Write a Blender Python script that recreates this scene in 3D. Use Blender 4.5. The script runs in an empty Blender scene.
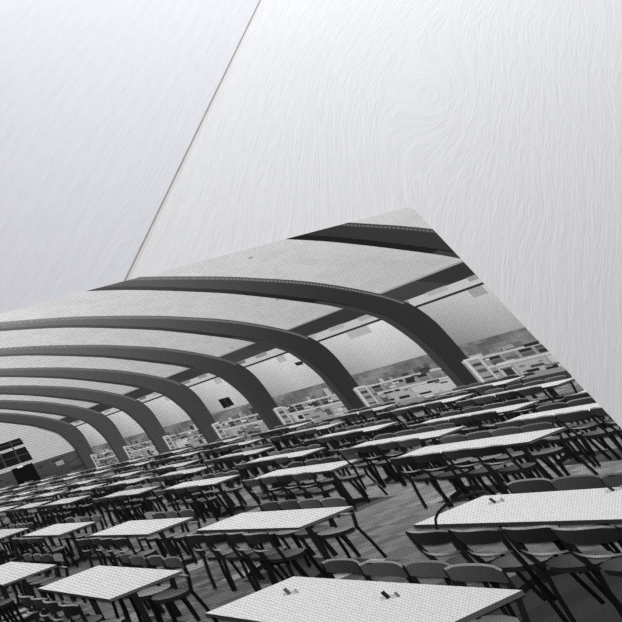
import bpy, math, random
from math import sin, cos, pi, sqrt, hypot
from mathutils import Matrix, Vector

C = bpy.context.scene.collection
RN = random.Random(7)

# ------------------------------------------------------------------ helpers
def lin(t):
    t = max(0.0, min(255.0, t)) / 255.0
    return t / 12.92 if t <= 0.04045 else ((t + 0.055) / 1.055) ** 2.4

def empty(name, parent=None, label=None, cat=None):
    o = bpy.data.objects.new(name, None)
    C.objects.link(o)
    if parent: o.parent = parent
    if label: o['label'] = label
    if cat: o['category'] = cat
    return o

# ------------------------------------------------------------------ materials
def nodes(name):
    m = bpy.data.materials.new(name); m.use_nodes = True
    nt = m.node_tree; nt.nodes.clear()
    out = nt.nodes.new('ShaderNodeOutputMaterial')
    b = nt.nodes.new('ShaderNodeBsdfPrincipled')
    nt.links.new(b.outputs['BSDF'], out.inputs['Surface'])
    return m, nt, b

def mth(nt, op, a, b=None, c=None):
    n = nt.nodes.new('ShaderNodeMath'); n.operation = op
    for i, v in enumerate((a, b, c)):
        if v is None: continue
        if isinstance(v, (int, float)): n.inputs[i].default_value = v
        else: nt.links.new(v, n.inputs[i])
    return n.outputs[0]

WEAVE = 2 * pi / 0.0037
def weave_height(nt):
    tc = nt.nodes.new('ShaderNodeTexCoord')
    sp = nt.nodes.new('ShaderNodeSeparateXYZ')
    nt.links.new(tc.outputs['Object'], sp.inputs[0])
    nz = nt.nodes.new('ShaderNodeTexNoise'); nz.inputs['Scale'].default_value = 150
    nt.links.new(tc.outputs['Object'], nz.inputs['Vector'])
    j = mth(nt, 'MULTIPLY', nz.outputs['Fac'], 3.4)
    a = mth(nt, 'SINE', mth(nt, 'MULTIPLY_ADD', sp.outputs['X'], WEAVE, j))
    b = mth(nt, 'SINE', mth(nt, 'MULTIPLY_ADD', sp.outputs['Y'], WEAVE, j))
    return mth(nt, 'MULTIPLY', a, b), tc

def canvas_ink(name, use_attr=True, base=(.8, .8, .8)):
    m, nt, b = nodes(name)
    w, tc = weave_height(nt)
    big = nt.nodes.new('ShaderNodeTexNoise'); big.inputs['Scale'].default_value = 420
    big.inputs['Detail'].default_value = 2
    nt.links.new(tc.outputs['Object'], big.inputs['Vector'])
    fac = mth(nt, 'MULTIPLY_ADD', w, 0.11, 0.935)
    fac = mth(nt, 'ADD', fac, mth(nt, 'MULTIPLY', mth(nt, 'SUBTRACT', big.outputs['Fac'], .5), 0.34))
    mul = nt.nodes.new('ShaderNodeVectorMath'); mul.operation = 'SCALE'
    if use_attr:
        at = nt.nodes.new('ShaderNodeAttribute'); at.attribute_name = 'ink'
        nt.links.new(at.outputs['Color'], mul.inputs[0])
    else:
        mul.inputs[0].default_value = base
    nt.links.new(fac, mul.inputs['Scale'])
    nt.links.new(mul.outputs['Vector'], b.inputs['Base Color'])
    b.inputs['Roughness'].default_value = .75
    b.inputs['Specular IOR Level'].default_value = .04
    bp = nt.nodes.new('ShaderNodeBump'); bp.inputs['Strength'].default_value = .4
    bp.inputs['Distance'].default_value = .0005
    nt.links.new(w, bp.inputs['Height']); nt.links.new(bp.outputs['Normal'], b.inputs['Normal'])
    return m

INK = canvas_ink('printed canvas ink')
CANVAS = canvas_ink('bare white canvas', False, (.74, .74, .74))

def wood(name, knot, tint):
    """white painted brushed oak; grain runs along local Y"""
    m, nt, b = nodes(name)
    tc = nt.nodes.new('ShaderNodeTexCoord')
    sp = nt.nodes.new('ShaderNodeSeparateXYZ'); nt.links.new(tc.outputs['Object'], sp.inputs[0])
    X, Y = sp.outputs['X'], sp.outputs['Y']
    def noise(sx, sy, scale, detail=3, rough=.55, dist=0.0):
        cb = nt.nodes.new('ShaderNodeCombineXYZ')
        nt.links.new(mth(nt, 'MULTIPLY', X, sx), cb.inputs[0]); nt.links.new(mth(nt, 'MULTIPLY', Y, sy), cb.inputs[1])
        n = nt.nodes.new('ShaderNodeTexNoise'); n.inputs['Scale'].default_value = scale
        n.inputs['Detail'].default_value = detail; n.inputs['Roughness'].default_value = rough
        n.inputs['Distortion'].default_value = dist
        nt.links.new(cb.outputs[0], n.inputs['Vector'])
        return n.outputs['Fac']
    wob = mth(nt, 'MULTIPLY', mth(nt, 'SUBTRACT', noise(1, .45, 5, 2), .5), .05)
    wob2 = mth(nt, 'MULTIPLY', mth(nt, 'SUBTRACT', noise(1, .3, 26, 2), .5), .008)
    psi = mth(nt, 'ADD', mth(nt, 'ADD', X, wob), wob2)
    for (kx, ky, R, stretch) in knot:
        dx = mth(nt, 'SUBTRACT', X, kx); dy = mth(nt, 'MULTIPLY', mth(nt, 'SUBTRACT', Y, ky), stretch)
        r2 = mth(nt, 'ADD', mth(nt, 'MULTIPLY', dx, dx), mth(nt, 'MULTIPLY', dy, dy))
        fall = mth(nt, 'EXPONENT', mth(nt, 'MULTIPLY', r2, -1 / (R * R)))
        ring = mth(nt, 'SQRT', mth(nt, 'ADD', r2, 1e-6))
        rel = mth(nt, 'SUBTRACT', psi, kx)
        psi = mth(nt, 'ADD', psi, mth(nt, 'MULTIPLY', mth(nt, 'MULTIPLY', fall, .75), mth(nt, 'SUBTRACT', ring, rel)))
    w1 = mth(nt, 'SINE', mth(nt, 'MULTIPLY', psi, 900))
    w2 = mth(nt, 'SINE', mth(nt, 'MULTIPLY', psi, 370))
    # brushed fibres that follow the rings
    cb = nt.nodes.new('ShaderNodeCombineXYZ')
    nt.links.new(mth(nt, 'MULTIPLY', psi, 1), cb.inputs[0]); nt.links.new(mth(nt, 'MULTIPLY', Y, .07), cb.inputs[1])
    fb = nt.nodes.new('ShaderNodeTexNoise'); fb.inputs['Scale'].default_value = 330; fb.inputs['Detail'].default_value = 4
    fb.inputs['Distortion'].default_value = .6
    nt.links.new(cb.outputs[0], fb.inputs['Vector'])
    cb2 = nt.nodes.new('ShaderNodeCombineXYZ')
    nt.links.new(mth(nt, 'MULTIPLY', psi, 1), cb2.inputs[0]); nt.links.new(mth(nt, 'MULTIPLY', Y, .22), cb2.inputs[1])
    wr = nt.nodes.new('ShaderNodeTexNoise'); wr.inputs['Scale'].default_value = 120; wr.inputs['Detail'].default_value = 3
    wr.inputs['Distortion'].default_value = 1.2
    nt.links.new(cb2.outputs[0], wr.inputs['Vector'])
    patch = noise(1, .5, 3.2, 2)
    hgt = mth(nt, 'MULTIPLY', mth(nt, 'ADD', mth(nt, 'MULTIPLY', w1, .07), mth(nt, 'MULTIPLY', w2, .05)), patch)
    hgt = mth(nt, 'ADD', hgt, mth(nt, 'MULTIPLY', fb.outputs['Fac'], 1.9))
    hgt = mth(nt, 'ADD', hgt, mth(nt, 'MULTIPLY', wr.outputs['Fac'], 1.2))
    bp = nt.nodes.new('ShaderNodeBump'); bp.inputs['Strength'].default_value = WOOD_BUMP
    bp.inputs['Distance'].default_value = .0011
    nt.links.new(hgt, bp.inputs['Height']); nt.links.new(bp.outputs['Normal'], b.inputs['Normal'])
    rmp = nt.nodes.new('ShaderNodeValToRGB')
    rmp.color_ramp.elements[0].position = .25; rmp.color_ramp.elements[0].color = (*[c * .93 for c in tint], 1)
    rmp.color_ramp.elements[1].position = .72; rmp.color_ramp.elements[1].color = (*tint, 1)
    nt.links.new(mth(nt, 'ADD', mth(nt, 'MULTIPLY', fb.outputs['Fac'], .85), mth(nt, 'MULTIPLY', mth(nt, 'MULTIPLY_ADD', w2, .5, .5), .15)), rmp.inputs[0])
    nt.links.new(rmp.outputs[0], b.inputs['Base Color'])
    b.inputs['Roughness'].default_value = .55
    b.inputs['Specular IOR Level'].default_value = .3
    return m
WOOD_BUMP = .38

def plain(name, col, rough=.7):
    m, nt, b = nodes(name)
    tc = nt.nodes.new('ShaderNodeTexCoord')
    n = nt.nodes.new('ShaderNodeTexNoise'); n.inputs['Scale'].default_value = 40
    nt.links.new(tc.outputs['Object'], n.inputs['Vector'])
    r = nt.nodes.new('ShaderNodeValToRGB')
    r.color_ramp.elements[0].color = (*[c * .9 for c in col], 1); r.color_ramp.elements[1].color = (*[c * 1.1 for c in col], 1)
    nt.links.new(n.outputs['Fac'], r.inputs[0]); nt.links.new(r.outputs[0], b.inputs['Base Color'])
    b.inputs['Roughness'].default_value = rough
    return m

# ------------------------------------------------------------------ the wooden tabletop
# the joint between the two planks runs from GA to GB (metres in the table plane)
GA = Vector((-0.347, 0.001)); GB = Vector((0.0592, 0.4669))
gd = (GB - GA).normalized(); gang = math.atan2(gd.y, gd.x) - pi / 2
gn = Vector((gd.y, -gd.x))                     # to the right of the joint
TABLE = empty('wooden_tabletop', None, 'white painted tabletop of wide brushed wooden planks with one open joint, under the canvas print', 'tabletop')
TABLE.location = (GA.x, GA.y, 0); TABLE.rotation_euler = (0, 0, gang)

def plank(x0, x1, y0, y1, z0, z1, mat, name, bev=.0009):
    b = bev
    prof = [(x0, z0), (x1, z0), (x1, z1 - b)] + [(x1 - b + b * cos(a), z1 - b + b * sin(a)) for a in (pi/6, pi/3)] + [(x1 - b, z1), (x0 + b, z1)] \
         + [(x0 + b - b * sin(a), z1 - b + b * cos(a)) for a in (pi/6, pi/3)] + [(x0, z1 - b)]
    n = len(prof)
    vs = [(x, y0, z) for x, z in prof] + [(x, y1, z) for x, z in prof]
    fs = [tuple(range(n)), tuple(range(2 * n - 1, n - 1, -1))] + [(i, i + n, (i + 1) % n + n, (i + 1) % n) for i in range(n)]
    me = bpy.data.meshes.new(name); me.from_pydata(vs, [], fs); me.update()
    import bmesh
    bm = bmesh.new(); bm.from_mesh(me); bmesh.ops.recalc_face_normals(bm, faces=bm.faces); bm.to_mesh(me); bm.free()
    me.materials.append(mat)
    o = bpy.data.objects.new(name, me); C.objects.link(o); o.parent = TABLE
    return o

def to_plank(u, v):
    d = Vector((u, v)) - GA
    return d.dot(gn), d.dot(gd)
k1 = to_plank(.165, .19); k2 = to_plank(-.30, .44); k3 = to_plank(-.50, .12)
W_R = wood('white painted oak with knot', [(k1[0], k1[1], .12, .5)], (.595, .597, .608))
W_L = wood('white painted oak', [(k2[0] - .05, k2[1] + .10, .07, .4), (k3[0] - .06, k3[1], .06, .35)], (.555, .558, .59))
G = .0022
plank(-.92, -G, -1.35, 1.35, -.028, 0, W_L, 'plank')
plank(G, .92, -1.35, 1.35, -.028, 0, W_R, 'plank')
bk = plank(-G + .00005, G - .00005, -1.33, 1.33, -.026, -.0022, plain('taupe batten', (.56, .53, .51)), 'batten', .0002)
bk['label'] = 'taupe batten seen down the joint between the planks'
for i in (-1, 1):
    for j in (-1, 1):
        lg = plank(i * .84 - .04, i * .84 + .04, j * 1.22 - .04, j * 1.22 + .04, -.75, -.0281, W_R, 'leg')

# ------------------------------------------------------------------ the canvas print
TH = .003                                       # height of the printed face
PW, PH = .985, .62                              # width and height of the print
PRINT = empty('canvas_print', None, 'black and white canvas print of an arched dining hall, lying on the white planks', 'canvas print')
PRINT.location = (0, 0, 0)

def outline(r=.0075, grow=0.0):
    pts = []
    x0, x1, y0, y1 = -PW - grow, grow, -PH - grow, grow
    for cx, cy, a0 in ((x1 - r, y1 - r, 0), (x0 + r, y1 - r, pi/2), (x0 + r, y0 + r, pi), (x1 - r, y0 + r, 1.5*pi)):
        for k in range(7):
            a = a0 + k * pi / 12
            pts.append((cx + r * cos(a), cy + r * sin(a)))
    return pts
OUT = outline()

def canvas_body():
    b = .0006
    rings = [(outline(grow=.0004), 0.0002), (outline(grow=.0006), .0012), (outline(grow=.0004), TH - .0006), (outline(grow=0), TH - .00003)]
    n = len(OUT); vs = []; fs = []
    for pts, z in rings: vs += [(x, y, z) for x, y in pts]
    fs.append(tuple(range(n - 1, -1, -1)))
    for k in range(len(rings) - 1):
        for i in range(n):
            j = (i + 1) % n
            fs.append((k*n + i, k*n + j, (k+1)*n + j, (k+1)*n + i))
    fs.append(tuple((len(rings) - 1) * n + i for i in range(n)))
    me = bpy.data.meshes.new('canvas'); me.from_pydata(vs, [], fs); me.update(); me.materials.append(CANVAS)
    o = bpy.data.objects.new('canvas', me); C.objects.link(o); o.parent = PRINT
    o['label'] = 'white woven canvas sheet with rounded corners'
canvas_body()

# ---- the photograph on it: a hall, drawn in perspective onto the canvas
U0, V0, F, H = -.74, -.168, .634, 2.70          # vanishing point on the canvas, focal length, eye height (m)
def P(X, Y, Z):
    u = U0 + F * X / Y
    return (u, V0 + F * (Z - H) / Y + .0055 * u)

PR = []                                         # (sort key, owner, sub, points, tones)
SEQ = [0]
def poly(key, owner, sub, pts, tone):
    t = list(tone) if isinstance(tone, (list, tuple)) else [tone] * len(pts)
    SEQ[0] += 1
    PR.append((tuple(key) + (SEQ[0],), owner, sub, pts, t))
def quad3(key, owner, sub, p3, tone): poly(key, owner, sub, [P(*p) for p in p3], tone)
def strip(key, owner, sub, pts3, r, tone):
    """a round bar through pts3 (metres), drawn as a band of the width it shows"""
    p = [P(*q) for q in pts3]; w = [r * F / q[1] for q in pts3]
    for i in range(len(p) - 1):
        dx, dy = p[i+1][0] - p[i][0], p[i+1][1] - p[i][1]; L = hypot(dx, dy) or 1e-9
        nx, ny = -dy / L, dx / L; ex, ey = dx / L * w[i] * .3, dy / L * w[i] * .3
        a, b = w[i], w[i+1]
        tt = tone if not isinstance(tone, (list, tuple)) else [tone[i], tone[i], tone[i+1], tone[i+1]]
        poly(key, owner, sub, [(p[i][0] + nx*a - ex, p[i][1] + ny*a - ey), (p[i][0] - nx*a - ex, p[i][1] - ny*a - ey),
                               (p[i+1][0] - nx*b + ex, p[i+1][1] - ny*b + ey), (p[i+1][0] + nx*b + ex, p[i+1][1] + ny*b + ey)], tt)

class Part:
    def __init__(s, name, label=None, parent=None, kind=None):
        s.name, s.label, s.parent, s.kind = name, label, parent, kind

# -- arch profile (metres): outer and inner edge of the front face
OUTER = [(0, 9.75), (3, 9.62), (6, 9.35), (8, 8.9), (9.56, 8.48), (11.9, 7.8), (14.2, 6.92), (15.4, 6.36), (16.6, 5.74), (17.6, 5.08), (18.5, 4.36), (18.98, 3.85), (19.25, 3.38), (19.42, 2.7), (19.45, 1.8), (19.42, .9), (19.3, -.2)]
INNER = [(0, 9.35), (3, 9.2), (6, 8.95), (8, 8.5), (9.5, 8.1), (11.6, 7.42), (13.9, 6.38), (15.0, 5.78), (16.1, 5.1), (17.0, 4.5), (17.65, 3.92), (18.12, 3.42), (18.4, 2.78), (18.6, 2.0), (18.66, 1.25), (18.68, .5), (18.68, -.2)]
def sub(prof, n=4):
    """smooth the profile with a Catmull-Rom curve"""
    o = []
    for i in range(len(prof) - 1):
        p0 = prof[max(i-1, 0)]; p1 = prof[i]; p2 = prof[i+1]; p3 = prof[min(i+2, len(prof)-1)]
        for k in range(n):
            t = k / n
            o.append(tuple(.5 * (2*p1[c] + (p2[c]-p0[c])*t + (2*p0[c]-5*p1[c]+4*p2[c]-p3[c])*t*t + (3*p1[c]-p0[c]-3*p2[c]+p3[c])*t**3) for c in (0, 1)))
    return o + [prof[-1]]
OUTER, INNER = sub(OUTER), sub(INNER)
AY = [14.5 + 4.28 * k for k in range(8)]       # depth of each arch

def ptone(v, amp=6): return v + RN.uniform(-amp, amp)

# -- floor
fl = Part('pictured_floor', 'grey parquet floor in the picture, darker under the tables')
Y = 1.25
while Y < 47:
    st = .16 if Y < 11 else (.5 if Y < 20 else 2.0)
    x_lo = (-.245 * Y / F) - .5 if Y > 4 else -1
    x = max(-6, (-.30) * Y / F + 0)
    x = -3.0
    xmax = min(20.2, .78 * Y / F)
    sx = st * 2.2
    row = int(Y / st)
    while x < xmax:
        base = 132 + 10 * sin(x * .9) - (20 if x < 5 else 0)
        t = base + (9 if (int((x + Y * .35) / sx) + row) % 2 else -7) + RN.uniform(-7, 7)
        quad3((0, 0, 0, 0), fl, None, [(x, Y, 0), (x + sx, Y, 0), (x + sx, Y + st, 0), (x, Y + st, 0)], t)
        x += sx
    Y += st

# -- end wall
ew = Part('pictured_end_wall', 'pale end wall of the hall with a dark panelled lower part')
YE = 46.8
quad3((1, 0, 0, 0), ew, None, [(-16, YE, 0), (19.6, YE, 0), (19.6, YE, 12), (-16, YE, 12)], [186, 180, 205, 205])
quad3((1, 0, 0, 0), ew, None, [(-16, YE, -.1), (20.2, YE, -.1), (20.2, YE, 1.66), (-16, YE, 1.95)], [58, 66, 84, 56])
for i in range(60):
    x = RN.uniform(10, 19.4); z = RN.uniform(.1, 1.6); w = RN.uniform(.3, .9)
    quad3((1, 0, 0, 0), ew, None, [(x, YE, z), (x + w, YE, z), (x + w, YE, z + .12), (x, YE, z + .12)], RN.uniform(52, 92))
quad3((1, 0, 0, 0), ew, None, [(18.0, YE, .9), (18.5, YE, .9), (18.5, YE, 1.25), (18.0, YE, 1.25)], 150)
pw = Part('pictured_window', 'dark gridded window in the far end wall of the picture')
for (a, b, c_, d) in ((12.0, 16.8, 3.42, 4.0), (12.0, 16.86, 2.0, 3.2)):
    quad3((1, 1, 0, 0), pw, None, [(a, YE, c_), (b, YE, c_), (b - .08, YE, d), (a, YE, d)], 34)
quad3((1, 1, 0, 0), pw, None, [(12, YE, 3.2), (17.0, YE, 3.2), (17.0, YE, 3.42), (12, YE, 3.42)], 188)
quad3((1, 1, 0, 0), pw, None, [(12, YE, 1.82), (17.0, YE, 1.82), (17.0, YE, 2.02), (12, YE, 2.02)], 180)
for x in (13.3, 14.2, 15.1, 16.0):
    quad3((1, 1, 0, 0), pw, None, [(x, YE, 2.02), (x + .1, YE, 2.02), (x + .1, YE, 4.0), (x, YE, 4.0)], 74)
for z in (2.6, 3.7):
    quad3((1, 1, 0, 0), pw, None, [(12, YE, z), (16.84, YE, z), (16.84, YE, z + .07), (12, YE, z + .07)], 74)
pd = Part('pictured_doorway', 'black doorway under the window in the far end wall')
quad3((1, 1, 0, 0), pd, None, [(15.35, YE, .1), (16.75, YE, .1), (16.7, YE, 1.78), (15.35, YE, 1.78)], 20)
quad3((1, 1, 0, 0), pd, None, [(15.75, YE, 1.7), (16.1, YE, 1.7), (16.1, YE, 1.86), (15.75, YE, 1.86)], 235)

# -- vaulted ceiling
ce = Part('pictured_ceiling', 'white vaulted ceiling between the dark arches')
nO = len(OUTER)
ys = [6 + .5 * 1.0 * k for k in range(0, 83)]
for i in range(nO - 1):
    (xa, za), (xb, zb) = OUTER[i], OUTER[i+1]
    if zb < 3.3: break
    for k in range(len(ys) - 1):
        y0, y1 = ys[k], min(ys[k+1], YE)
        if P(xa, y0, za)[1] > .2: continue
        def tn(x, y): return 228 - 3.7 * max(0, x - 6) - max(0, 15 - y) * .6 - 5 * (1 - abs(((y - 14.5) / 4.28) % 1 - .5) * 2)
        m = RN.uniform(-3.5, 3.5)
        quad3((2, 0, 0, 0), ce, None, [(xa, y0, za), (xb, y0, zb), (xb, y1, zb), (xa, y1, za)], [tn(xa, y0) + m, tn(xb, y0) + m, tn(xb, y1) + m, tn(xa, y1) + m])
        quad3((2, 0, 0, 0), ce, None, [(-xa, y0, za), (-xb, y0, zb), (-xb, y1, zb), (-xa, y1, za)], 214 + m)
for k in range(22):
    a = RN.choice([i for i in range(14, nO - 12)]); y = RN.uniform(13, 30); (x, z) = OUTER[a]
    d = .10
    quad3((2, 1, 0, 0), ce, None, [(x, y, z), (x + d, y, z - .03), (x + d, y + .16, z - .03), (x, y + .16, z)], RN.uniform(110, 160))

# -- side wall with its clerestory bands, seen in the plane X = 19.6
sw = Part('pictured_side_wall', 'white side wall of the hall with a dark ledge and a mural band')
XW = 19.6
def wallq(part, key, y0, y1, z0, z1, tone): quad3(key, part, None, [(XW, y0, z0), (XW, y1, z0), (XW, y1, z1), (XW, y0, z1)], tone)
yy = 12.0
while yy < YE:
    y2 = min(yy + .14, YE)
    f0 = ((yy - 14.5) / 4.28) % 1
    sh = 26 * (max(0, f0 - .62) / .38 if f0 > .14 else 1)                     # the corner behind each arch
    fb = 0 if yy < 19.6 else 18                          # the nearest bay is printed greyer
    wallq(sw, (3, 0, 0, 0), yy, y2, 3.42, 4.0, 190)
    wallq(sw, (3, 0, 0, 0), yy, y2, 1.5, 3.42, [162 + fb - sh, 162 + fb - sh, 194 + fb - sh * .6, 194 + fb - sh * .6])
    yy = y2
ly = Part('pictured_ledge', 'dark ledge along the top of the side wall')
yy = 12.0
while yy < YE:
    y2 = min(yy + 1.4, YE)
    t = RN.uniform(56, 72)
    quad3((3, 1, 0, 0), ly, None, [(19.6, yy, 3.82), (19.6, y2, 3.82), (18.62, y2, 4.34), (18.62, yy, 4.34)], t)
    quad3((3, 1, 0, 0), ly, None, [(19.6, yy, 3.4), (19.6, y2, 3.4), (19.6, y2, 3.49), (19.6, yy, 3.49)], 58)
    quad3((3, 1, 0, 0), ly, None, [(19.6, yy + .2, 3.66), (19.6, y2 - .5, 3.66), (19.6, y2 - .5, 3.84), (19.6, yy + .2, 3.84)], RN.uniform(120, 185))
    quad3((3, 1, 0, 0), ly, None, [(18.55, yy, 4.34), (18.55, y2, 4.34), (18.5, y2, 4.39), (18.5, yy, 4.39)], 150)
    yy = y2
for k in range(8):
    y0 = 16.9 + 4.28 * k + .1
    wallq(sw, (3, 2, 0, 0), y0 - .1, y0 + .36 + .5 * (k == 1), 3.05, 3.4, 158 if k == 0 else 176)
for (c4, t) in (([(30.77, 2.2), (29.97, 2.18), (29.94, 1.68), (30.76, 1.62)], 34), ([(25.22, 2.84), (24.8, 2.81), (24.86, 2.64), (25.2, 2.66)], 44)):
    wq = Part('pictured_hatch', 'small dark square opening in the white side wall')
    quad3((3, 3, 0, 0), wq, None, [(XW, y, z) for y, z in c4], t)
    (ya, za), (yb, zb), (yc_, zc), (yd, zd) = c4
    quad3((3, 4, 0, 0), wq, None, [(XW, ya * .55 + yb * .45, za), (XW, ya * .45 + yb * .55, za), (XW, yd * .45 + yc_ * .55, zd), (XW, yd * .55 + yc_ * .45, zd)], t + 24)
mu = Part('pictured_mural', 'mottled grey mural band below the white side wall')
yy = 12.0
while yy < YE:
    y2 = yy + .2
    for z in (.8, .95, 1.1, 1.25, 1.4):
        f0 = ((yy - 14.5) / 4.28) % 1
        t = 118 + RN.uniform(-9, 12) + (12 * sin(yy * 2.3 + z * 6) if f0 > .4 else 0)
        wallq(mu, (4, 0, 0, 0), yy, min(y2, YE), z, z + .155 if z < 1.4 else 1.52, t)
    yy = y2
wallq(mu, (4, 0, 0, 0), 12, YE, -.4, .82, 96)

# -- arches, far to near, each with its serving counter
def arch(k):
    y = AY[k]; d = .24
    a = Part('pictured_arch', 'dark curved roof arch of the picture springing from the side wall')
    key = (5, -y, 1, 0)
    n = len(OUTER)
    fade = min(1, max(0, (k - 1) / 6)) * 5
    def face(x):   # paler where the picture fades to the left                                   
        return 52 + fade + ((0, 250, 320, 330, 270, 200, 160, 110)[k] * max(0, (0, -.16, -.23, -.28, -.30, -.30, -.30, -.30)[k] - P(x, y, 0)[0]) if k else 4)
    for sgn in (1, -1) if k >= 3 else (1,):
        for i in range(n - 1):
            (xa, za), (xb, zb) = INNER[i], INNER[i+1]
            quad3(key, a, None, [(sgn*xa, y, za), (sgn*xb, y, zb), (sgn*xb, y + d, zb - .0), (sgn*xa, y + d, za)], max(34, face(xa) - 26) if xa < 16.5 else 66)
            # a thin dark soffit line along the lower rim
            (oa, pa), (ob, pb) = OUTER[i], OUTER[i+1]
            quad3(key, a, None, [(sgn*xa, y, za), (sgn*xb, y, zb), (sgn*ob, y, pb), (sgn*oa, y, pa)], [face(xa), face(xb), face(ob) + 2, face(oa) + 2])
            if xa < 17.2:
                quad3(key, a, None, [(sgn*xa, y, za), (sgn*xb, y, zb), (sgn*xb, y, zb + .07), (sgn*xa, y, za + .05)], max(34, face(xa) - 22))
            if oa < 19.0:
                g = .055
                def off(i0, s):
                    x1, z1 = OUTER[i0]; x2, z2 = INNER[i0]; L = hypot(x2 - x1, z2 - z1)
                    return (sgn*(x1 + (x2 - x1) / L * s), y, z1 + (z2 - z1) / L * s)
                quad3(key, a, None, [off(i, 0), off(i + 1, 0), off(i + 1, .16), off(i, .16)], face(oa) + (22 if k else 16))
                m = 3
                for q in range(m):
                    def lerp(s, tt): A, B = off(i, s), off(i + 1, s); return tuple(A[c] + (B[c] - A[c]) * tt for c in range(3))
                    t0, t1 = (q + .1) / m, (q + .75) / m
                    quad3(key, a, None, [lerp(.07, t0), lerp(.07, t1), lerp(.13, t1), lerp(.13, t0)], (128 if k < 3 else 110) if k else 108)
    # foot
    quad3(key, a, None, [(18.6, y, -.25), (19.62, y, -.25), (19.62, y, -.1), (18.6, y, -.1)], 40)

def counter(k):
    """the serving counter standing between arch k and the arch before it"""
    y1 = AY[k]; y0 = y1 - 4.28
    c = Part('pictured_counter', 'pale serving counter with glazed shelves between two arches')
    X = 19.15
    def q(ya, yb, za, zb, t): quad3((5, -y1, 2, 0), c, None, [(X, ya, za), (X, yb, za), (X, yb, zb), (X, ya, zb)], t)
    r = random.Random(40 + k)
    q(y0, y1, -.3, .92, 142)
    # heads of urns and boxes standing on it
    for i in range(7):
        ya = y0 + .6 + r.uniform(0, 3); w = r.uniform(.12, .4)
        q(ya, ya + w, .86, .86 + r.uniform(.08, .42), r.choice((70, 150, 176, 110, 92)))
    # glazed upper row
    n = 7
    for i in range(n):
        ya = y0 + .35 + i * (3.2 / n); yb = ya + 3.2 / n
        q(ya + .05, yb - .05, .56, .70, r.choice((62, 96, 120, 140)))
        q(ya + .05, yb - .05, .72, .84, r.choice((56, 88, 130, 120)))
    q(y0, y1, .84, .92, 182)
    q(y0, y1 - .5, .45, .53, 188)
    # lower panels
    ya = y0 + .1
    while ya < y1 - .9:
        w = r.uniform(.5, 1.5)
        q(ya, min(ya + w, y1 - .8), -.02, .42, r.choice((176, 184, 150, 165, 120)))
        if r.random() < .5: q(ya + .06, ya + .32, .04, .34, r.choice((44, 60, 90)))
        ya += w + .05
    for i in range(34):
        ya = y0 + r.uniform(.2, 3.7); z = r.uniform(-.2, .9); w = r.uniform(.1, .45); h = r.uniform(.04, .12)
        q(ya, ya + w, z, z + h, r.choice((50, 78, 190, 200, 120, 165, 100)))
    # light boxed end beside the arch
    q(y1 - .58, y1 - .08, -.25, .94, 150)
    q(y1 - .18, y1 - .08, -.25, .97, 198); q(y1 - .60, y1 - .54, -.25, .97, 188); q(y1 - .58, y1 - .08, .9, .97, 200)
    q(y1 - .5, y1 - .22, .62, .74, 74); q(y1 - .5, y1 - .22, .36, .50, 92); q(y1 - .52, y1 - .2, .12, .18, 70)
    q(y1 - .52, y1 - .2, -.2, -.02, 60)
    q(y0, y1, -.42, -.2, 66)
for k in range(7, -1, -1):
    counter(k) if k < 8 else None
    arch(k)

# -- tables and chairs of the hall
# columns: right edge, width, sideways scale of the chairs, whether the rows sit nearer
COLS = [(3.50, .75, 1.0, 0), (5.36, .68, .92, 0), (7.76, .58, .80, 0), (9.12, .52, .72, 1), (10.32, .5, .68, 1), (12.1, .5, .66, 1), (13.4, .5, .66, 1)]
ROWS0 = [5.07, 8.42, 11.18, 14.42, 17.28, 20.1, 22.6, 25.4, 28.3, 31.2, 34.1, 37.2, 40.3, 43.2]
ROWS1 = [5.0, 7.85, 10.35, 13.3, 16.3, 19.2, 22.0, 24.9, 27.8, 30.7, 33.6, 36.7, 39.8, 42.8]
TL = 1.84

# where the photographed print shows itself: used only to leave out what is far outside it
CP = (-.7357, -.8181, .8026); R0 = (.8562, -.4985, .1358); RY = (-.2531, -.6339, -.7309); R2 = (.4504, .5914, -.6689)
def seen(u, v, m=30):
    if u > 0 or v < -PH: return False
    d = (u - CP[0], v - CP[1], -CP[2])
    z = sum(a*b for a, b in zip(d, R2)); x = sum(a*b for a, b in zip(d, R0)) / z * 1199.4 + 311; y = sum(a*b for a, b in zip(d, RY)) / z * 1199.4 + 311
    return -m < x < 622 + m and -m < y < 622 + m

tables = []
# where single tables stand off the grid: (column, row): (right edge, width, middle)
OWN = {(0, 0): (3.51, .75, 5.06), (1, 0): (5.39, .72, 5.11), (0, 1): (3.49, .74, 8.46), (1, 1): (5.32, .63, 8.35), (2, 1): (7.86, .52, 8.14), (0, 2): (3.43, .72, 11.44),
       (1, 2): (5.26, .67, 11.18), (2, 2): (7.67, .52, 10.85), (1, 3): (5.34, .68, 14.42), (2, 3): (7.72, .50, 13.76), (2, 4): (7.70, .5, 16.5), (1, 4): (5.17, .66, 17.3),
       (3, 1): (9.07, .47, 7.8), (3, 2): (8.95, .48, 10.36), (3, 3): (9.10, .48, 13.3), (3, 4): (9.16, .48, 16.8), (4, 2): (10.06, .45, 10.2), (4, 3): (10.55, .48, 13.2), (5, 3): (12.38, .48, 13.3), (5, 2): (11.75, .46, 10.9)}
for c, (R, W, sx, b) in enumerate(COLS):
    W_ = W
    for r, yc in enumerate(ROWS1 if b else ROWS0):
        W = W_
        yc = yc + (RN.uniform(-.12, .12) if r > 3 else 0)
        yc -= .1 * max(0, c - 4) if b else 0
        xr = R + (RN.uniform(-.05, .05) if r > 2 else 0)
        if (c, r) in OWN: xr, W, yc = OWN[(c, r)]
        pts = [P(x, y, z) for x in (xr - W - .4, xr + .4) for y in (yc - 1, yc + 1) for z in (0, .9)]
        if any(seen(*p, m=8) for p in pts): tables.append((hypot(xr * .6, yc), xr, yc, W, sx, c, r))
tables.sort()
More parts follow.
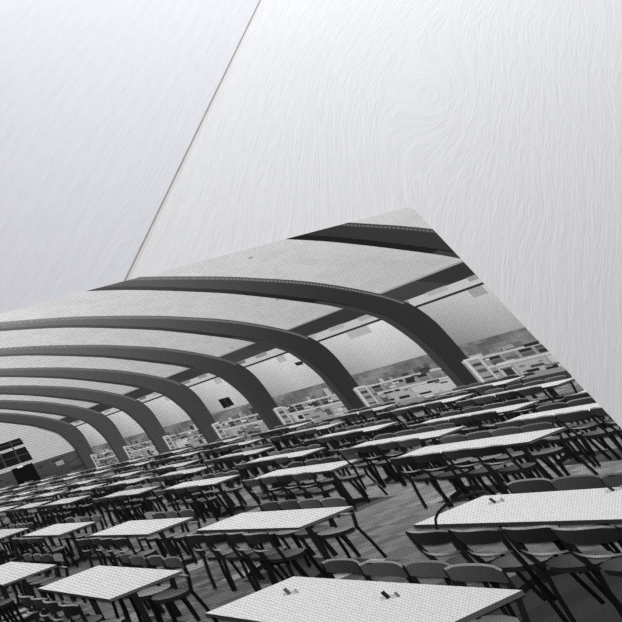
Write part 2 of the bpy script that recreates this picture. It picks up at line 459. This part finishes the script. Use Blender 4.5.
far_tables = Part('pictured_tables_far_rows', 'distant rows of white tables dissolving into the far end of the hall', kind='stuff')
far_chairs = Part('pictured_chairs_far_rows', 'mass of dark chairs among the distant rows of tables', kind='stuff')
CHAIRS = [0]; MAXC = 100; DETAIL = 44

def chair(dist, sx, xs, yc, face, big, tone_back, stage_back, stage_legs, order):
    """bentwood chair. xs: X of the table edge it is pushed to; face +1 looks towards +X"""
    if CHAIRS[0] < MAXC and any(seen(*P(xs, yc, z), m=0) for z in (.1, .45, .8)):
        CHAIRS[0] += 1
        if CHAIRS[0] <= DETAIL:
            own = Part('pictured_chair', 'dark bentwood chair pushed up to a white table in the picture')
            sb, ss, sl = 'backrest', 'seat', 'leg'
        else:
            own = Part('pictured_chair', 'dark bentwood chair pushed up to a white table in the picture'); sb = ss = sl = None
    else:
        own = far_chairs; sb = ss = sl = None
    w = .186; hr = random.Random(int(xs * 977 + yc * 131 + face * 7))
    jx = hr.uniform(-.03, .03); jy = hr.uniform(-.025, .025); rot = hr.uniform(-.10, .10)
    cx = xs - face * sx * ((.09 if face > 0 else .0) + jx)                # seat centre
    bx = cx - face * sx * .21                       # the back
    yc += jy
    kb = (6, -dist, stage_back, order); kl = (6, -dist, stage_legs, order)
    fine = dist < 13
    def pt(lx, ly, z):                              # local: lx towards the table, ly along it
        return (cx + face * sx * (lx * cos(rot) - ly * sin(rot) * .6), yc + ly * cos(rot) + lx * sin(rot) * .4, z)
    dk = hr.uniform(16, 30)
    rl = .019 if fine else .02
    legs = [((-.14, -.15), (-.20, -.18)), ((-.14, .15), (-.20, .18)), ((.13, -.14), (.17, -.16)), ((.13, .14), (.17, .16))]
    if dist < 24:
        for i, ((ax, ay), (bx_, by_)) in enumerate(legs):
            strip(kl, own, (sl + str(i)) if sl else None, [pt(ax, ay, .45), pt((ax + bx_) / 2 - .01, (ay + by_) / 2, .22), pt(bx_, by_, 0)], rl, dk if i < 2 else dk - 8)
    # seat
    n = 12 if fine else 6
    disc = [pt(.18 * cos(2*pi*k/n), .185 * sin(2*pi*k/n), .45) for k in range(n)]
    low = [(x, y, z - .045) for x, y, z in disc]
    quad3(kl, own, ss, low, 34)
    seat_t = hr.uniform(84, 128) if face > 0 else hr.uniform(92, 140)
    quad3(kl, own, ss, disc, [seat_t + 22 * cos(2*pi*k/n + 1) for k in range(n)])
    # back posts and panel
    top = .835 if (face > 0 and xs > 6) else .815
    def bp(s, z):                                   # s in -1..1 along the back, bowed away from the sitter
        return pt((-.16 if face > 0 else -.165) - (.075 if face > 0 else .04) * (1 - s*s) - (z - .45) * .06, s * w, z)
    if dist < 26:
        for s in (-1, 1):
            strip(kb, own, (sb + '_post') if sb else None, [pt(-.14, s * .15, .43), bp(s * .94, .62), bp(s * .98, top - .02)], rl, dk + 4)
    m = 8 if fine else 3
    zl = top - .13
    for i in range(m):
        s0, s1 = -1 + 2*i/m, -1 + 2*(i+1)/m
        e0, e1 = .022 * (abs(s0) ** 6), .022 * (abs(s1) ** 6)
        quad3(kb, own, sb, [bp(s0, zl + e0), bp(s1, zl + e1), bp(s1, top - e1), bp(s0, top - e0)], [tone_back + 8*s0, tone_back + 8*s1, tone_back + 4 + 8*s1, tone_back + 4 + 8*s0])
    hl = [bp(-1 + 2*i/m, top - .022 * abs(-1 + 2*i/m) ** 6) for i in range(m + 1)]
    strip(kb, own, (sb + '_rim') if sb else None, hl, .009 if fine else .012, [hr.uniform(140, 185) - 50 * abs(-1 + 2*i/m) ** 3 for i in range(m + 1)] if face > 0 else hr.uniform(110, 150))
    if fine:
        lo = [bp(-.92 + 1.84*i/6, .60 - .012 * (1 - ((i - 3) / 3) ** 2)) for i in range(7)]
        strip(kb, own, (sb + '_rail') if sb else None, lo, .0085, [60, 110, 150, 165, 150, 110, 60])

for ti, (dist, xr, yc, W, sx, c, r) in enumerate(tables):
    big = dist < 13
    xl = xr - W
    named = ti < 100
    t = Part('pictured_table', 'white-topped dining table of the picture on dark legs') if named else far_tables
    s_top, s_ped = ('tabletop', 'pedestal') if named and ti < 40 else (None, None)
    y0, y1 = yc - TL/2, yc + TL/2
    # the dark under the table is part of the picture
    for j in range(9):
        ya = y0 + j * TL / 9; yb = ya + TL / 9
        tn = RN.uniform(38, 78)
        wx = .05 * sx
        if r == 0: tn = RN.uniform(40, 54); wx = .38
        elif RN.random() < .16 and big: tn = RN.uniform(110, 160)
        quad3((6, -dist, 0, 0), fl, None, [(xl - wx, ya, 0), (xr + .12*sx, ya, 0), (xr + .12*sx, yb, 0), (xl - wx, yb, 0)], [tn + 22, tn + 18, tn + 18, tn + 22])
    # chairs on the far side, then table legs, near chairs' seats, the top, near chairs' backs
    for j in range(4):
        yj = yc + .07 + (-1.5 + j) * .365
        hr = random.Random(int(xr * 31 + yj * 77))
        tb = hr.uniform(48, 74) if dist < 9.5 else hr.uniform(46, 140 if hr.random() < .4 else 78)
        chair(dist, sx, xr, yj, -1, big, tb, 1, 1, -yj)
    if dist < 26:
        for q_, yy in enumerate((yc - .55, yc + .55)):
            xm = xr - W / 2; s_ped = 'leg%d' % q_ if s_top else None
            strip((6, -dist, 2, 0), t, s_ped, [(xm, yy, .72), (xm, yy, .02)], .035, 30)
            strip((6, -dist, 2, 0), t, s_ped, [(xm - .26*sx, yy, .03), (xm, yy, .08), (xm + .26*sx, yy, .03)], .03, 26)
    for j in range(4):
        yj = yc - .07 + (-1.5 + j) * .385
        hr = random.Random(int(xl * 37 + yj * 91))
        tb = hr.uniform(30, 44) if dist < 9.5 else hr.uniform(36, 64)
        chair(dist, sx, xl, yj, 1, big, tb, 5, 3, -yj)
    z = .75; e = .032
    k4 = (6, -dist, 4, 0)
    quad3(k4, t, s_top, [(xl, y0, z - e), (xl, y1, z - e), (xl, y1, z), (xl, y0, z)], 52)
    quad3(k4, t, s_top, [(xl, y0, z - e), (xr, y0, z - e), (xr, y0, z), (xl, y0, z)], 84)
    tt = 226 if dist < 16 else 214
    quad3(k4, t, s_top, [(xl, y0, z), (xr, y0, z), (xr, y1, z), (xl, y1, z)], [tt - 2, tt - 6, tt, tt + 3])

# cruets standing on the two nearest tables
def cruet(dist, x, y, dark):
    c = Part('pictured_cruet', 'small dark and pale cruet stand on a white table of the picture')
    k = (6, -dist, 4.5, 0)
    strip(k, c, None, [(x + .05, y - .02, .752), (x - .02, y + .04, .753)], .014, 190)
    strip(k, c, None, [(x, y, .755), (x - .006, y + .01, .80)], .015, dark)
    strip(k, c, None, [(x + .03, y - .05, .755), (x + .026, y - .045, .785)], .010, dark + 70)
near = [t for t in tables if t[6] == 0]
for (x, y, d) in ((3.20, 5.62, 96), (3.27, 4.80, 44)): cruet([t[0] for t in near if t[5] == 0][0], x, y, d)
for (x, y, d) in ((5.16, 5.72, 70), (5.30, 4.93, 60)): cruet([t[0] for t in near if t[5] == 1][0], x, y, d)

# the bentwood hoop-backed chair at the end of the second near table
hoop = Part('pictured_hoop_chair', 'bentwood chair whose thin dark hoop back rises over the table end')
dh = [t[0] for t in near if t[5] == 1][0]
strip((6, -dh, 4.8, 0), hoop, None, [(4.80, 6.0, .60), (4.83, 6.02, .66), (4.89, 6.05, .715), (4.98, 6.08, .755), (5.10, 6.1, .785), (5.24, 6.1, .795), (5.38, 6.1, .79), (5.50, 6.1, .765)], .0115, [30, 30, 32, 34, 36, 40, 44, 60])
# ---- lay the picture on the canvas
def clip(pts, tn):
    """keep what lies inside the rounded outline of the print"""
    if all(-PW + .01 < x < -.01 and -PH + .01 < y < -.01 for x, y in pts): return pts, tn
    if all(x > 0 for x, y in pts) or all(x < -PW for x, y in pts) or all(y > 0 for x, y in pts) or all(y < -PH for x, y in pts): return None, None
    n = len(OUT)
    for i in range(n):
        ax, ay = OUT[i]; bx, by = OUT[(i + 1) % n]
        def side(p): return (bx - ax) * (p[1] - ay) - (by - ay) * (p[0] - ax)
        o, ot = [], []
        for j in range(len(pts)):
            p, q = pts[j], pts[(j + 1) % len(pts)]; s, t = side(p), side(q)
            if s >= 0: o.append(p); ot.append(tn[j])
            if (s >= 0) != (t >= 0):
                f = s / (s - t); o.append((p[0] + (q[0] - p[0]) * f, p[1] + (q[1] - p[1]) * f)); ot.append(tn[j] + (tn[(j+1) % len(pts)] - tn[j]) * f)
        pts, tn = o, ot
        if len(pts) < 3: return None, None
    return pts, tn

PR.sort(key=lambda a: a[0])
lv = 0; CELL = {}
store = {}; order = []
for key, own, subn, pts, tn in PR:
    pts, tn = clip(pts, tn)
    if not pts: continue
    ar = sum(pts[i][0] * pts[(i+1) % len(pts)][1] - pts[(i+1) % len(pts)][0] * pts[i][1] for i in range(len(pts)))
    if abs(ar) < 1e-11: continue
    if ar < 0: pts = pts[::-1]; tn = tn[::-1]
    # every piece of ink lies just above what it overprints
    if key[:2] in ((0, 0), (2, 0)): here = 1 if key[0] == 0 else 40
    else:
        xs_ = [p[0] for p in pts]; ys_ = [p[1] for p in pts]
        cells = [(i, j) for i in range(int(min(xs_) // .0015), int(max(xs_) // .0015) + 1) for j in range(int(min(ys_) // .0015), int(max(ys_) // .0015) + 1)]
        here = 1 + max(40 if key[0] > 1 else 1, max(CELL.get(c, 0) for c in cells))
        for c in cells: CELL[c] = here
    lv = max(lv, here)
    store.setdefault((own, subn), []).append((here, pts, tn))
    if own not in order: order.append(own)
STEP = min(1.2e-6, .0022 / lv)
def mesh_of(name, faces, parent):
    vs, fs, cols = [], [], []
    for lvl, pts, tn in faces:
        b = len(vs); z = TH + lvl * STEP
        vs += [(x, y, z) for x, y in pts]; fs.append(tuple(range(b, b + len(pts))))
        cols += [min(.93, lin(t - 14 * (1 - t / 255)) * INKGAIN) for t in tn]
    me = bpy.data.meshes.new(name); me.from_pydata(vs, [], fs)
    ca = me.color_attributes.new('ink', 'FLOAT_COLOR', 'POINT')
    buf = []
    for c in cols: buf += [c, c, c * 1.004, 1.0]
    ca.data.foreach_set('color', buf)
    me.update(); me.materials.append(INK)
    o = bpy.data.objects.new(name, me); C.objects.link(o); o.parent = parent
    return o
INKGAIN = 1.2
subs = {}
for (own, s) in store: subs.setdefault(own, []).append(s)
for own in order:
    ss = subs[own]
    if ss == [None]:
        o = mesh_of(own.name, store[(own, None)], PRINT)
    else:
        o = empty(own.name, PRINT)
        merged = {}
        for s in ss:                                # seat ring goes with the seat, posts and rails with the back
            nm = (s or 'frame').split('_')[0]
            merged.setdefault(nm, []).extend(store[(own, s)])
        for nm, fcs in merged.items(): mesh_of(nm.rstrip('0123456789'), fcs, o)
    if own.label: o['label'] = own.label
    if own.kind: o['kind'] = own.kind
print('picture faces', len(PR), 'levels', lv, 'step', STEP, 'tables', len(tables), 'chairs', CHAIRS[0])

# ------------------------------------------------------------------ light and camera
w = bpy.data.worlds.new('room light'); bpy.context.scene.world = w; w.use_nodes = True
bg = w.node_tree.nodes['Background']; bg.inputs[0].default_value = (1.0, .985, .965, 1); bg.inputs[1].default_value = .45

def window_light(name, loc, target, sx, sy, power, col):
    l = bpy.data.lights.new(name, 'AREA'); l.shape = 'RECTANGLE'; l.size = sx; l.size_y = sy; l.energy = power; l.color = col
    o = bpy.data.objects.new(name, l); C.objects.link(o); o.location = loc
    o.rotation_euler = (Vector(target) - Vector(loc)).to_track_quat('-Z', 'Y').to_euler()
    return o
window_light('daylight_window', (.30, 1.32, 1.1), (.1, .3, 0), 1.4, 1.0, 36, (.955, .97, 1.0))

cam = bpy.data.cameras.new('camera'); co = bpy.data.objects.new('camera', cam); C.objects.link(co)
Mx = Matrix(((R0[0], -RY[0], -R2[0], CP[0]), (R0[1], -RY[1], -R2[1], CP[1]), (R0[2], -RY[2], -R2[2], CP[2] + TH), (0, 0, 0, 1)))
# columns: the camera's right, up and backward axes in the table's frame
right = Vector((0.85619371, -0.49848481, 0.13581321)); up = -Vector((-0.25310288, -0.63385405, -0.73086796)); fw = Vector((0.45041233, 0.59138983, -0.66886979))
Mx = Matrix.Identity(4)
for i in range(3):
    Mx[i][0], Mx[i][1], Mx[i][2] = right[i], up[i], -fw[i]
Mx[0][3], Mx[1][3], Mx[2][3] = -0.73568006, -0.81810445, 0.80264375 + TH
co.matrix_world = Mx
cam.sensor_width = 36; cam.sensor_fit = 'HORIZONTAL'; cam.lens = 1199.425 / 622 * 36
cam.clip_start = .01
sc = bpy.context.scene; sc.camera = co
sc.view_settings.view_transform = 'Standard'; sc.view_settings.look = 'None'; sc.view_settings.gamma = 1; sc.view_settings.use_curve_mapping = False
sc.view_settings.exposure = 0
